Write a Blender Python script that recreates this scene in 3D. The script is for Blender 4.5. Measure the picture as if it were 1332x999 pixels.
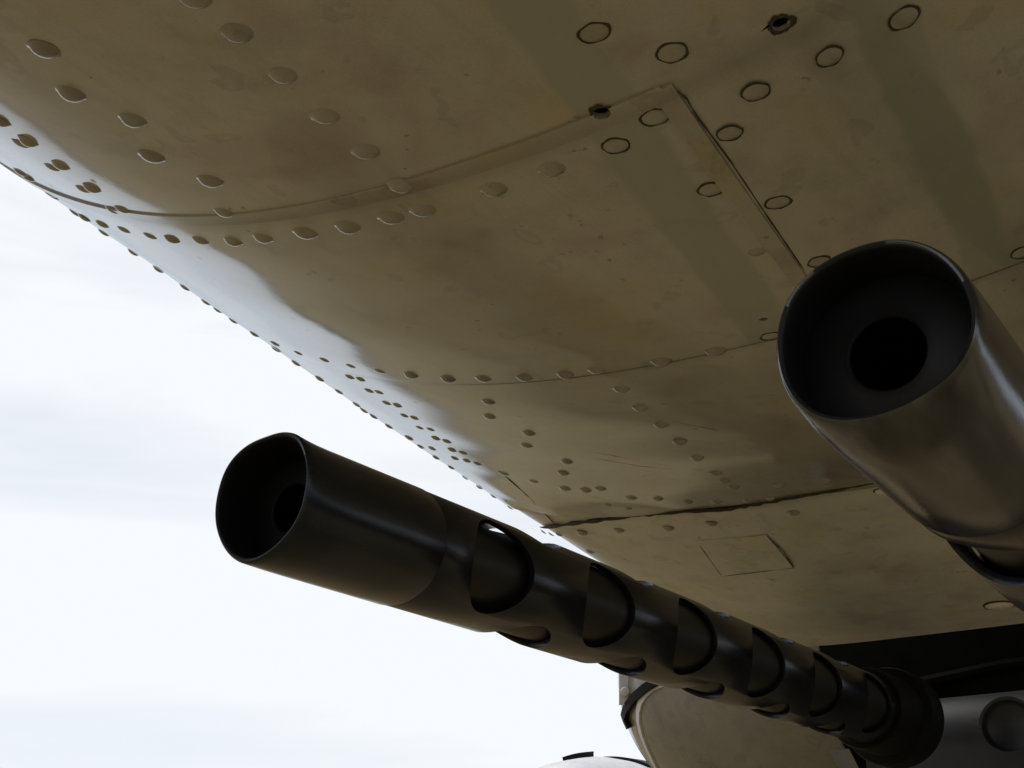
import bpy, bmesh, math, random
import numpy as np
from mathutils import Vector, Matrix

random.seed(4)
S = bpy.context.scene
for o in list(bpy.data.objects):
    bpy.data.objects.remove(o)
COL = S.collection
R = math.radians
EYE = 1.0                       # height of the lens above the ground

# ------------------------------------------------------------------ camera
# world axes: X runs aft along the aircraft, Y to its starboard side, Z up
RIGHT = np.array([0.53378242, -0.84562185, 0.00010127])
DOWN = np.array([0.32483064, 0.20493249, -0.92330262])
FWD = np.array([0.78074412, 0.49287561, 0.38407325])
FPX = 1900.0
cam = bpy.data.cameras.new('camera')
cam.sensor_width = 36.0
cam.lens = 36.0 * FPX / 1332.0
cam.clip_start = 0.02
cam.clip_end = 20000
camo = bpy.data.objects.new('camera', cam)
COL.objects.link(camo)
camo.matrix_world = Matrix(((RIGHT[0], -DOWN[0], -FWD[0], 0),
                            (RIGHT[1], -DOWN[1], -FWD[1], 0),
                            (RIGHT[2], -DOWN[2], -FWD[2], EYE),
                            (0, 0, 0, 1)))
S.camera = camo

# ------------------------------------------------------------------ sky, sun, exposure
SUN_EL, SUN_AZ = R(58), R(78)          # azimuth measured from +X towards +Y
sun_dir = Vector((math.cos(SUN_EL) * math.cos(SUN_AZ), math.cos(SUN_EL) * math.sin(SUN_AZ), math.sin(SUN_EL)))
W = bpy.data.worlds.new('World')
S.world = W
W.use_nodes = True
nt = W.node_tree
nt.nodes.clear()
wo = nt.nodes.new('ShaderNodeOutputWorld')
bg = nt.nodes.new('ShaderNodeBackground')
sky = nt.nodes.new('ShaderNodeTexSky')
sky.sky_type = 'NISHITA'
sky.sun_disc = False
sky.sun_elevation = SUN_EL
sky.sun_rotation = math.atan2(sun_dir.x, sun_dir.y)
sky.dust_density = 0.6
tc = nt.nodes.new('ShaderNodeTexCoord')
mp = nt.nodes.new('ShaderNodeMapping')
mp.inputs['Scale'].default_value = (1.0, 1.0, 5.0)
mp.inputs['Location'].default_value = (0.3, 0.1, 1.75)
nz = nt.nodes.new('ShaderNodeTexNoise')
nz.inputs['Scale'].default_value = 2.2
nz.inputs['Detail'].default_value = 5
nz.inputs['Roughness'].default_value = 0.5
nz.inputs['Distortion'].default_value = 0.4
rp = nt.nodes.new('ShaderNodeValToRGB')
rp.color_ramp.elements[0].position = 0.34
rp.color_ramp.elements[0].color = (0.79, 0.79, 0.79, 1)
rp.color_ramp.elements[1].position = 0.52
rp.color_ramp.elements[1].color = (1, 1, 1, 1)
mx = nt.nodes.new('ShaderNodeMix')
mx.data_type = 'RGBA'
mx.inputs[7].default_value = (9.35, 9.6, 9.95, 1)        # bright thin cloud
L = nt.links.new
L(tc.outputs['Generated'], mp.inputs['Vector'])
L(mp.outputs[0], nz.inputs['Vector'])
L(nz.outputs['Fac'], rp.inputs[0])
L(rp.outputs[0], mx.inputs[0])
L(sky.outputs[0], mx.inputs[6])
L(mx.outputs[2], bg.inputs['Color'])
bg.inputs['Strength'].default_value = 0.1
L(bg.outputs[0], wo.inputs['Surface'])

sl = bpy.data.lights.new('sun', 'SUN')
sl.energy = 1.5
sl.angle = R(10)
sl.color = (1.0, 0.95, 0.87)
so = bpy.data.objects.new('sun', sl)
COL.objects.link(so)
so.rotation_euler = sun_dir.to_track_quat('Z', 'Y').to_euler()
so.location = (0, 0, 30)

S.view_settings.view_transform = 'Standard'
S.view_settings.look = 'None'
S.view_settings.exposure = 0.0
S.view_settings.gamma = 1.0
S.view_settings.use_curve_mapping = False
S.render.engine = 'CYCLES'
S.render.resolution_x = 1024
S.render.resolution_y = 768
S.cycles.max_bounces = 8
S.cycles.glossy_bounces = 6


# ------------------------------------------------------------------ helpers
def new_obj(name, me, parent=None, mats=()):
    o = bpy.data.objects.new(name, me)
    COL.objects.link(o)
    if parent is not None:
        o.parent = parent
    for m in mats:
        me.materials.append(m)
    return o


def thing(name, label, cat, loc=(0, 0, 0), group=None):
    o = bpy.data.objects.new(name, None)
    COL.objects.link(o)
    o.location = loc
    o['label'] = label
    o['category'] = cat
    if group:
        o['group'] = group
    o.empty_display_size = 0.05
    return o


def mesh(verts, faces, smooth=True, sharp=None):
    me = bpy.data.meshes.new('m')
    me.from_pydata([tuple(map(float, v)) for v in verts], [], [tuple(f) for f in faces])
    me.validate()
    bm = bmesh.new()
    bm.from_mesh(me)
    bmesh.ops.recalc_face_normals(bm, faces=bm.faces)
    bm.to_mesh(me)
    bm.free()
    if smooth:
        me.polygons.foreach_set('use_smooth', [True] * len(me.polygons))
        if sharp:
            me.set_sharp_from_angle(angle=R(sharp))
    return me


def applied(o):
    """bake an object's modifiers into its mesh"""
    dg = bpy.context.evaluated_depsgraph_get()
    dg.update()
    me = bpy.data.meshes.new_from_object(o.evaluated_get(dg))
    o.modifiers.clear()
    o.data = me
    return me


def cut(o, cutter_me, sharp=28, bevel=0):
    """subtract one closed mesh from a part"""
    c = bpy.data.objects.new('cutter', cutter_me)
    COL.objects.link(c)
    c.parent = o.parent
    m = o.modifiers.new('b', 'BOOLEAN')
    m.operation = 'DIFFERENCE'
    m.solver = 'EXACT'
    m.use_self = True
    m.object = c
    if bevel:
        bv = o.modifiers.new('v', 'BEVEL')
        bv.limit_method = 'ANGLE'
        bv.angle_limit = R(50)
        bv.width = bevel
        bv.segments = 2
    me = applied(o)
    bpy.data.objects.remove(c)
    me.polygons.foreach_set('use_smooth', [True] * len(me.polygons))
    me.set_sharp_from_angle(angle=R(sharp))


def lathe(profile, seg=96, closed=True, mod=None):
    """profile: list of (t, r) along local +Z; closed ring of profile if closed"""
    v, f = [], []
    n = len(profile)
    for (t, r) in profile:
        for k in range(seg):
            a = 2 * math.pi * k / seg
            rr, tt = (r, t) if mod is None else mod(r, t, a)
            v.append((rr * math.cos(a), rr * math.sin(a), tt))
    for i in range(n if closed else n - 1):
        j = (i + 1) % n
        for k in range(seg):
            l = (k + 1) % seg
            f.append((i * seg + k, i * seg + l, j * seg + l, j * seg + k))
    return v, f


def tube(pts, rad, seg=8, closed=False):
    pts = [Vector(p) for p in pts]
    v, f = [], []
    n = len(pts)
    up = Vector((0.13, 0.31, 0.94))
    for i, p in enumerate(pts):
        d = (pts[min(i + 1, n - 1)] - pts[max(i - 1, 0)]).normalized()
        a = d.cross(up).normalized()
        b = d.cross(a)
        r = rad[i] if hasattr(rad, '__len__') else rad
        for k in range(seg):
            w = 2 * math.pi * k / seg
            v.append(p + a * math.cos(w) * r + b * math.sin(w) * r)
    for i in range(n - 1):
        for k in range(seg):
            l = (k + 1) % seg
            f.append((i * seg + k, i * seg + l, (i + 1) * seg + l, (i + 1) * seg + k))
    f.append(tuple(range(seg)))
    f.append(tuple((n - 1) * seg + k for k in range(seg)))
    return v, f


# ------------------------------------------------------------------ the nose's shape
YL0 = -0.03311692


def sect(x):
    x = np.asarray(x, float)
    xx = np.minimum(x, 0.912) - 0.7
    # forward of x = 0.15 the quadratics run on as straight lines
    q = np.where(xx < -0.55, 0.3025 + (xx + 0.55) * -1.1, xx * xx)
    zc = 0.47244123 - 0.67121519 * xx + 0.69649993 * q
    a = 0.39543361 - 0.15557298 * xx - 0.12031116 * q
    b = 0.18177141 - 0.74971244 * xx + 0.60578307 * q
    y = 0.23707994 + YL0 * xx
    e = np.maximum(x - 0.912, 0)
    zc = zc - 0.020 * e
    n = 2.2575187 + 6.5 * e
    return y, zc + EYE, a, b, n


def F(P):
    y, zc, a, b, n = sect(P[..., 0])
    q = np.abs((P[..., 1] - y) / a) ** n + np.abs((P[..., 2] - zc) / b) ** n
    return (q ** (1 / n) - 1) * b


def normal(P, e=1e-4):
    P = np.asarray(P, float)
    G = np.stack([(F(P + e * np.eye(3)[k]) - F(P - e * np.eye(3)[k])) for k in range(3)], -1)
    return G / np.linalg.norm(G, axis=-1)[..., None]


def ray(px, py):
    d = RIGHT * (px - 666) + DOWN * (py - 499.5) + FWD * FPX
    return d / np.linalg.norm(d)


ORG = np.array([0, 0, EYE])
TT = np.linspace(0.2, 1.9, 1701)


def on_skin(px, py):
    """point of the nose skin at a measured spot, and the skin's normal there"""
    d = ray(px, py)
    P = ORG + TT[:, None] * d
    v = F(P)
    i = int(np.argmax(v < 0))
    if v[i] < 0 and i > 0:
        t = TT[i - 1] + (TT[1] - TT[0]) * v[i - 1] / (v[i - 1] - v[i])
        p = ORG + t * d
    else:
        p = P[int(np.argmin(v))]
    for _ in range(3):
        p = p - F(p) * normal(p)
    return p, normal(p)


def at_x(px, py, x):
    d = ray(px, py)
    return ORG + d * (x / d[0])


def at_z(px, py, depth):
    d = ray(px, py)
    return ORG + d * (depth / d.dot(FWD))


def skin_pt(x, phi, off=0.0):
    y, zc, a, b, n = sect(x)
    c, s = math.cos(phi), math.sin(phi)
    p = np.array([x, y + a * np.sign(c) * abs(c) ** (2 / n), zc - b * abs(s) ** (2 / n)])
    return p


def phi_of_y(x, yy):
    y, zc, a, b, n = sect(x)
    u = float(np.clip((yy - y) / a, -1, 1))
    c = math.copysign(abs(u) ** (n / 2), u)
    return math.acos(c)


XA, XB, XC, XD = 0.3805, 0.5951, 0.9122, 1.33


def y_line(x):
    return 0.1745 + (x - 0.38) * 0.105


# ------------------------------------------------------------------ materials
def mat(name):
    m = bpy.data.materials.new(name)
    m.use_nodes = True
    b = m.node_tree.nodes['Principled BSDF']
    return m, m.node_tree, b


def node(t, kind, **kw):
    n = t.nodes.new(kind)
    for k, v in kw.items():
        if k in n.inputs:
            n.inputs[k].default_value = v
        else:
            setattr(n, k, v)
    return n


def ramp(t, src, stops):
    r = t.nodes.new('ShaderNodeValToRGB')
    el = r.color_ramp.elements
    while len(el) < len(stops):
        el.new(0.5)
    for e, (p, c) in zip(el, stops):
        e.position = p
        e.color = c if len(c) == 4 else (*c, 1)
    t.links.new(src, r.inputs[0])
    return r


def g(v):
    return (v, v, v, 1)


def mixc(t, fac, a, b, blend='MIX'):
    m = t.nodes.new('ShaderNodeMix')
    m.data_type = 'RGBA'
    m.blend_type = blend
    for i, s in ((0, fac), (6, a), (7, b)):
        if hasattr(s, 'links'):
            t.links.new(s, m.inputs[i])
        else:
            m.inputs[i].default_value = s
    return m.outputs[2]


def maths(t, op, a, b=None, c=None):
    m = t.nodes.new('ShaderNodeMath')
    m.operation = op
    for i, s in enumerate((a, b, c)):
        if s is None:
            continue
        if hasattr(s, 'links'):
            t.links.new(s, m.inputs[i])
        else:
            m.inputs[i].default_value = s
    return m.outputs[0]


def metal_skin(name, base, rough, wave=0.10, seed=0.0, grime=True, metallic=0.0, coat=0.08, coatw=0.0, edge=1.0, gun_reflection=False, chips=False):
    m, t, b = mat(name)
    geo = t.nodes.new('ShaderNodeNewGeometry')
    pos = geo.outputs['Position']
    mpn = node(t, 'ShaderNodeMapping')
    mpn.inputs['Location'].default_value = (seed, seed * 0.7, 0)
    t.links.new(pos, mpn.inputs['Vector'])
    p = mpn.outputs[0]

    def noise(scale, detail=4, rough_=0.55, vec=p, dist=0.0):
        n = node(t, 'ShaderNodeTexNoise', Scale=scale, Detail=detail, Roughness=rough_, Distortion=dist)
        t.links.new(vec, n.inputs['Vector'])
        return n
    big = noise(9, 4, 0.6)
    mid = noise(34, 5, 0.65)
    fine = noise(420, 3, 0.6)
    tint = noise(16, 3, 0.5, dist=0.6)
    # cloudy mauve and yellow tints
    c1 = ramp(t, tint.outputs['Fac'], [(0.33, (0.88, 0.82, 0.85)), (0.47, (1, 1, 1)), (0.55, (1, 1, 1)), (0.68, (1.0, 0.94, 0.78))])
    c2 = ramp(t, big.outputs['Fac'], [(0.30, g(0.88)), (0.62, g(1.0))])
    c3 = ramp(t, mid.outputs['Fac'], [(0.36, g(0.84)), (0.52, g(1.0))])
    col = mixc(t, 1.0, (*base, 1), c1.outputs[0], 'MULTIPLY')
    col = mixc(t, 1.0, col, c2.outputs[0], 'MULTIPLY')
    col = mixc(t, 0.7, col, c3.outputs[0], 'MULTIPLY')
    # scuffs dragged along the airflow
    st = node(t, 'ShaderNodeMapping')
    st.inputs['Scale'].default_value = (3.0, 60.0, 60.0)
    st.inputs['Rotation'].default_value = (0, 0, 0.12)
    t.links.new(pos, st.inputs['Vector'])
    streak = noise(3.0, 5, 0.7, vec=st.outputs[0])
    c4 = ramp(t, streak.outputs['Fac'], [(0.30, g(0.86)), (0.48, g(1.0))])
    col = mixc(t, 0.5, col, c4.outputs[0], 'MULTIPLY')
    gr = noise(1500, 2, 0.7)
    c5 = ramp(t, gr.outputs['Fac'], [(0.3, g(0.90)), (0.7, g(1.06))])
    col = mixc(t, 1.0, col, c5.outputs[0], 'MULTIPLY')
    wn = noise(46, 3, 0.45, dist=0.3)
    wm = ramp(t, wn.outputs['Fac'], [(0.63, g(1)), (0.65, g(0.86)), (0.70, g(0.90)), (0.72, g(1))])
    col = mixc(t, 1.0, col, wm.outputs[0], 'MULTIPLY')
    if chips:
        ck = noise(26, 6, 0.7, dist=0.8)
        cm = ramp(t, ck.outputs['Fac'], [(0.655, g(0)), (0.675, g(1))])
        col = mixc(t, maths(t, 'MULTIPLY', cm.outputs[0], 0.7), col, (0.20, 0.21, 0.22, 1))
    # specks of dirt
    sp = noise(150, 2, 0.5)
    spm = ramp(t, sp.outputs['Fac'], [(0.69, g(0)), (0.74, g(1))])
    spb = ramp(t, mid.outputs['Fac'], [(0.45, g(0)), (0.6, g(1))])
    spk = maths(t, 'MULTIPLY', spm.outputs[0], spb.outputs[0])
    dirt = maths(t, 'MULTIPLY', spk, 0.5)
    if grime:
        sx = node(t, 'ShaderNodeSeparateXYZ')
        t.links.new(pos, sx.inputs[0])
        for xs, wd, am in ((XA, 0.010, 0.45), (XB, 0.006, 0.35), (XC, 0.014, 0.5)):
            d_ = maths(t, 'ABSOLUTE', maths(t, 'SUBTRACT', sx.outputs[0], xs))
            k = maths(t, 'SUBTRACT', 1.0, maths(t, 'DIVIDE', d_, wd))
            k = maths(t, 'MAXIMUM', k, 0.0)
            k = maths(t, 'MULTIPLY', maths(t, 'MULTIPLY', k, mid.outputs['Fac']), am)
            dirt = maths(t, 'MAXIMUM', dirt, k)
    col = mixc(t, dirt, col, (0.05, 0.042, 0.03, 1))
    if gun_reflection:
        # gun-barrel reflections painted in as two greyish strips beside the lap
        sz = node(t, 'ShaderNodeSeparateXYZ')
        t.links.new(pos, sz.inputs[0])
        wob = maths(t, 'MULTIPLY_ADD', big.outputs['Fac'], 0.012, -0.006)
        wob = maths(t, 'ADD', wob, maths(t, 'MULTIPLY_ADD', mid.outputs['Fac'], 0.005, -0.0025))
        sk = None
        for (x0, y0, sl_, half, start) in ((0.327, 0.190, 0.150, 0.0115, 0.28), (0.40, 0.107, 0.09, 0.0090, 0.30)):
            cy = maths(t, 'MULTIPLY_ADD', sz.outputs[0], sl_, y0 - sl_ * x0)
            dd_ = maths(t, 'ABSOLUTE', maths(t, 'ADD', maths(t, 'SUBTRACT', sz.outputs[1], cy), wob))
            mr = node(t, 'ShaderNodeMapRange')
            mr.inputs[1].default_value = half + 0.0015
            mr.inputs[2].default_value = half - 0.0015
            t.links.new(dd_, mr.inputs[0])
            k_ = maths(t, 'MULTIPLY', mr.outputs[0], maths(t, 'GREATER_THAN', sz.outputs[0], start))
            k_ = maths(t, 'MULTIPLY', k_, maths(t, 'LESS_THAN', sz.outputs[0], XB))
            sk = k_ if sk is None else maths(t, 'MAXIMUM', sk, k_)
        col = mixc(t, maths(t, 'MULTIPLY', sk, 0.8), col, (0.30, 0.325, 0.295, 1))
    t.links.new(col, b.inputs['Base Color'])
    b.inputs['Metallic'].default_value = metallic
    b.inputs['Coat Weight'].default_value = coatw
    b.inputs['Specular IOR Level'].default_value = 0.25
    b.inputs['Coat IOR'].default_value = 1.5
    cr = maths(t, 'MULTIPLY_ADD', big.outputs['Fac'], 0.08, coat - 0.04)
    cr = maths(t, 'MULTIPLY_ADD', dirt, 0.4, cr)
    t.links.new(cr, b.inputs['Coat Roughness'])
    rr = maths(t, 'MULTIPLY_ADD', big.outputs['Fac'], 0.22, rough - 0.11)
    rr = maths(t, 'MULTIPLY_ADD', fine.outputs['Fac'], 0.08, maths(t, 'SUBTRACT', rr, 0.04))
    rr = maths(t, 'MULTIPLY_ADD', dirt, 0.5, rr)
    t.links.new(rr, b.inputs['Roughness'])
    b1 = node(t, 'ShaderNodeBump', Strength=wave, Distance=0.004)
    wv = noise(7.5, 2, 0.4)
    t.links.new(wv.outputs['Fac'], b1.inputs['Height'])
    b2 = node(t, 'ShaderNodeBump', Strength=0.12, Distance=0.0006)
    t.links.new(mid.outputs['Fac'], b2.inputs['Height'])
    t.links.new(b1.outputs[0], b2.inputs['Normal'])
    b3 = node(t, 'ShaderNodeBump', Strength=0.10, Distance=0.0001)
    t.links.new(fine.outputs['Fac'], b3.inputs['Height'])
    t.links.new(b2.outputs[0], b3.inputs['Normal'])
    t.links.new(b3.outputs[0], b.inputs['Normal'])
    # worn paint turns mirror-like only at grazing angles
    if edge > 0:
        lw = node(t, 'ShaderNodeLayerWeight', Blend=0.5)
        er = ramp(t, lw.outputs['Facing'], [(0.45, g(0.04)), (0.66, g(0.065)), (0.715, g(0.16)), (0.77, g(0.42)), (0.84, g(0.70)), (1.0, g(0.97))])
        gl = t.nodes.new('ShaderNodeBsdfGlossy')
        gl.inputs['Color'].default_value = (0.64, 0.68, 0.715, 1)
        t.links.new(cr, gl.inputs['Roughness'])
        t.links.new(b2.outputs[0], gl.inputs['Normal'])
        ms = t.nodes.new('ShaderNodeMixShader')
        t.links.new(maths(t, 'MULTIPLY', er.outputs[0], edge), ms.inputs[0])
        t.links.new(b.outputs[0], ms.inputs[1])
        t.links.new(gl.outputs[0], ms.inputs[2])
        t.links.new(ms.outputs[0], t.nodes['Material Output'].inputs['Surface'])
    return m


def gun_metal(name, base, rough, metallic, seed=0.0):
    m, t, b = mat(name)
    tcn = t.nodes.new('ShaderNodeTexCoord')
    mpn = node(t, 'ShaderNodeMapping')
    mpn.inputs['Location'].default_value = (seed, seed, seed)
    mpn.inputs['Scale'].default_value = (1, 1, 0.25)
    t.links.new(tcn.outputs['Object'], mpn.inputs['Vector'])
    n1 = node(t, 'ShaderNodeTexNoise', Scale=60.0, Detail=5.0, Roughness=0.6)
    n2 = node(t, 'ShaderNodeTexNoise', Scale=700.0, Detail=2.0)
    t.links.new(mpn.outputs[0], n1.inputs['Vector'])
    t.links.new(tcn.outputs['Object'], n2.inputs['Vector'])
    c = ramp(t, n1.outputs['Fac'], [(0.3, tuple(v * 0.6 for v in base)), (0.55, base), (0.75, tuple(v * 1.7 + 0.004 for v in base))])
    t.links.new(c.outputs[0], b.inputs['Base Color'])
    b.inputs['Metallic'].default_value = metallic
    b.inputs['Specular Tint'].default_value = (0.62, 0.74, 0.95, 1) if metallic < 0.5 else (0.95, 0.96, 1.0, 1)     # blued steel
    r1 = maths(t, 'MULTIPLY_ADD', n1.outputs['Fac'], 0.10, rough - 0.05)
    t.links.new(r1, b.inputs['Roughness'])
    bp = node(t, 'ShaderNodeBump', Strength=0.12, Distance=0.0003)
    t.links.new(n2.outputs['Fac'], bp.inputs['Height'])
    t.links.new(bp.outputs[0], b.inputs['Normal'])
    return m


def plain(name, base, rough, metallic=0.0, nscale=40.0, var=0.3, spec=0.5):
    m, t, b = mat(name)
    tcn = t.nodes.new('ShaderNodeTexCoord')
    n1 = node(t, 'ShaderNodeTexNoise', Scale=nscale, Detail=4.0)
    t.links.new(tcn.outputs['Object'], n1.inputs['Vector'])
    c = ramp(t, n1.outputs['Fac'], [(0.3, tuple(v * (1 - var) for v in base)), (0.7, tuple(v * (1 + var) for v in base))])
    t.links.new(c.outputs[0], b.inputs['Base Color'])
    b.inputs['Roughness'].default_value = rough
    b.inputs['Specular IOR Level'].default_value = spec
    b.inputs['Metallic'].default_value = metallic
    return m


ALU = (0.66, 0.645, 0.61)
M_SKIN = metal_skin('aluminium_skin', (0.45, 0.445, 0.425), 0.36, gun_reflection=True)
M_SKIN2 = metal_skin('aluminium_skin_dull', (0.60, 0.615, 0.62), 0.40, seed=3.1, coat=0.2, edge=0.45, chips=True)
M_STRAP = metal_skin('aluminium_strap', (0.40, 0.385, 0.35), 0.36, wave=0.1, seed=5.0)
M_RIVET = metal_skin('aluminium_rivet', (0.345, 0.335, 0.31), 0.33, wave=0.0, seed=7.0, grime=False)
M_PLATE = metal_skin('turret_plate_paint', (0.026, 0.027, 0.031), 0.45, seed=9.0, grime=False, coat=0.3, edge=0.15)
M_SHELL = metal_skin('turret_shell_metal', (0.22, 0.21, 0.18), 0.3, wave=0.15, seed=11.0, grime=False)
M_GUN = gun_metal('black_gun_paint', (0.0095, 0.0103, 0.0130), 0.24, 0.0)
M_GUN2 = gun_metal('worn_gun_steel', (0.090, 0.096, 0.104), 0.19, 0.85, 2.0)
M_BORE = plain('muzzle_inner_black', (0.006, 0.0068, 0.010), 0.55, spec=0.3)  # near-black for the sleeve's inner faces
M_FACE = plain('muzzle_face_black', (0.009, 0.0095, 0.012), 0.5, spec=0.3)
M_PITCH = plain('bore_black', (0.0015, 0.0015, 0.002), 0.9, spec=0.0)
M_BARREL = plain('barrel_black', (0.009, 0.0095, 0.011), 0.45, spec=0.35)
M_DARK = plain('dark_interior', (0.005, 0.0045, 0.004), 0.9, spec=0.08)
M_GRIME = plain('grime', (0.040, 0.032, 0.020), 0.8, nscale=500.0, var=0.6)
M_FILM = plain('dirt_film', (0.10, 0.085, 0.063), 0.85, nscale=300.0, var=0.4, spec=0.03)
M_RUBBER = plain('black_rubber', (0.0035, 0.0037, 0.0045), 0.6, spec=0.12)
M_STEEL = metal_skin('screw_steel', (0.78, 0.78, 0.79), 0.3, wave=0.0, seed=2.0, grime=False, edge=0.2)
M_WHITE = plain('white_bracket_paint', (0.60, 0.61, 0.64), 0.45, var=0.06)

# ------------------------------------------------------------------ ground
m_ground, t, b = mat('dry_ground')
geo = t.nodes.new('ShaderNodeNewGeometry')
n1 = node(t, 'ShaderNodeTexNoise', Scale=0.35, Detail=8.0, Roughness=0.65)
n2 = node(t, 'ShaderNodeTexNoise', Scale=14.0, Detail=6.0, Roughness=0.7)
t.links.new(geo.outputs['Position'], n1.inputs['Vector'])
t.links.new(geo.outputs['Position'], n2.inputs['Vector'])
c1 = ramp(t, n1.outputs['Fac'], [(0.35, (0.21, 0.16, 0.08)), (0.65, (0.325, 0.247, 0.128))])
c2 = ramp(t, n2.outputs['Fac'], [(0.3, g(0.65)), (0.7, g(1.15))])
t.links.new(mixc(t, 1.0, c1.outputs[0], c2.outputs[0], 'MULTIPLY'), b.inputs['Base Color'])
b.inputs['Roughness'].default_value = 0.95
b.inputs['Specular IOR Level'].default_value = 0.1
bp = node(t, 'ShaderNodeBump', Strength=0.5, Distance=0.03)
t.links.new(n2.outputs['Fac'], bp.inputs['Height'])
t.links.new(bp.outputs[0], b.inputs['Normal'])
gv, gf = [], []
rad = [0, 2, 5, 12, 30, 90, 300, 1200, 6000]
gv.append((3, 0, 0))
for r_ in rad[1:]:
    for k in range(48):
        a = 2 * math.pi * k / 48
        gv.append((3 + r_ * math.cos(a), r_ * math.sin(a), 0.0))
for k in range(48):
    gf.append((0, 1 + k, 1 + (k + 1) % 48))
for i in range(len(rad) - 2):
    for k in range(48):
        l = (k + 1) % 48
        gf.append((1 + i * 48 + k, 1 + (i + 1) * 48 + k, 1 + (i + 1) * 48 + l, 1 + i * 48 + l))
gme = mesh(gv, gf)
if gme.polygons[0].normal.z < 0:
    gme.flip_normals()
ground = new_obj('ground', gme, None, [m_ground])
ground['kind'] = 'structure'

# a far wood closes the horizon all round; its crowns merge into one mass
m_wood = plain('far_trees', (0.055, 0.065, 0.03), 0.9, nscale=0.08, var=0.5, spec=0.1)
rnd = random.Random(9)
wv_, wf_ = [], []
NW = 720
for k in range(NW):
    a = 2 * math.pi * k / NW
    rr = 420 + 40 * math.sin(3 * a + 1) + 25 * math.sin(7 * a)
    hh = 11 + 3.5 * math.sin(5 * a) + 2.5 * math.sin(17 * a + 2) + rnd.uniform(-1.6, 1.6)
    for (dr, z) in ((0, -0.5), (-2, hh * 0.55), (2, hh * 0.9), (10, hh), (26, hh * 0.7), (30, -0.5)):
        q = rr + dr + rnd.uniform(-1.5, 1.5)
        wv_.append((q * math.cos(a), q * math.sin(a), z))
for k in range(NW):
    l = (k + 1) % NW
    for i in range(5):
        wf_.append((k * 6 + i, l * 6 + i, l * 6 + i + 1, k * 6 + i + 1))
wood = new_obj('far_wood', mesh(wv_, wf_, smooth=False), None, [m_wood])
wood['kind'] = 'stuff'

# ------------------------------------------------------------------ the aircraft nose
nose = thing('aircraft_nose', 'large riveted bare metal aircraft nose seen from below, brownish underneath, bright along its edge',
             'aircraft', (0.6, 0.24, 0.0))
NOSE0 = Vector(nose.location)


def rel(v, o0=NOSE0):
    return [(p[0] - o0.x, p[1] - o0.y, p[2] - o0.z) for p in v]


TOP = EYE + 1.35
HOLES = [(1016, 31, 0.0030), (783, 146, 0.0030), (993, 415, 0.0019)]


def sheet(rows, cols_fn, off_fn, keep=None, thk=0.0014):
    """a skin sheet: rows of x, each with a list of phi; side walls rise from both ends"""
    outer, normals = [], []
    for x in rows:
        ph = cols_fn(x)
        P = np.array([skin_pt(x, p) for p in ph])
        N = normal(P + np.array([0, 0, 0]))
        N[0] = (0, 1, 0)
        N[-1] = (0, -1, 0)
        O = np.array([off_fn(x, p) for p in ph])
        P = P + N * O[:, None]
        far = P[:, 1] < -0.03           # unseen port belly, stretched broad and flat to shade the ground
        if far.any():
            i0 = int(np.argmax(far)) - 1
            k = (P[i0, 1] - P[far, 1]) / (P[i0, 1] - P[-1, 1])
            P[far, 1] = P[i0, 1] - k * 1.7
            P[far, 2] = P[i0, 2] + 0.03 * k + 0.12 * k ** 4
            N[far] = (0, -0.1, -0.995)
            N[-1] = (0, -1, 0)
        w0 = P[0].copy(); w0[2] = max(TOP, w0[2] + 0.02)
        w1 = P[-1].copy(); w1[2] = max(TOP, w1[2] + 0.02)
        mid0 = P[0] * 0.8 + w0 * 0.2
        mid1 = P[-1] * 0.8 + w1 * 0.2
        P = np.vstack([w0, mid0, P, mid1, w1])
        N = np.vstack([[0, 1, 0], [0, 1, 0], N, [0, -1, 0], [0, -1, 0]])
        outer.append(P); normals.append(N)
    nr, nc = len(rows), len(outer[0])
    V = [p for r_ in outer for p in r_]
    NN = [p for r_ in normals for p in r_]
    Q = []
    for i in range(nr - 1):
        for j in range(nc - 1):
            if keep is None or keep(i, j - 2):
                Q.append((i * nc + j, i * nc + j + 1, (i + 1) * nc + j + 1, (i + 1) * nc + j))
    return solid(V, NN, Q, thk)


def solid(V, NN, Q, thk):
    used = sorted({k for q in Q for k in q})
    mp_ = {k: i for i, k in enumerate(used)}
    n = len(used)
    vv = [np.array(V[k]) for k in used] + [np.array(V[k]) - np.array(NN[k]) * thk for k in used]
    ff = [tuple(mp_[k] for k in q) for q in Q]
    ff += [tuple(mp_[k] + n for k in reversed(q)) for q in Q]
    cnt = {}
    for q in Q:
        for a_, b_ in zip(q, q[1:] + q[:1]):
            cnt.setdefault((min(a_, b_), max(a_, b_)), []).append((a_, b_))
    for e, l in cnt.items():
        if len(l) == 1:
            a_, b_ = l[0]
            ff.append((mp_[b_], mp_[a_], mp_[a_] + n, mp_[b_] + n))
    return vv, ff


def part(name, vf, parent, m, sharp=35, o0=NOSE0):
    return new_obj(name, mesh(rel(vf[0], o0), vf[1], sharp=sharp), parent, m if isinstance(m, (list, tuple)) else [m])


NL, NR_ = 110, 70


def phis_full(x):
    pl = phi_of_y(x, float(y_line(x)))
    u = np.linspace(0, 1, NL)
    w = np.linspace(0, 1, NR_ + 1)[1:]
    return np.concatenate([u ** 1.0 * pl, pl + w * (math.pi - pl)])


def phis_left(x):
    pl = phi_of_y(x, float(y_line(x)) + 0.0008)
    return np.linspace(0, 1, NL) * pl


def phis_aft(x):
    return np.linspace(0, math.pi, 170)


def ripple(x, p, k=1.0):
    return 0.0002 * k * math.sin(x * 31 + p * 3) + 0.00015 * k * math.sin(x * 57 - p * 11 + 1.3)


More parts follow.
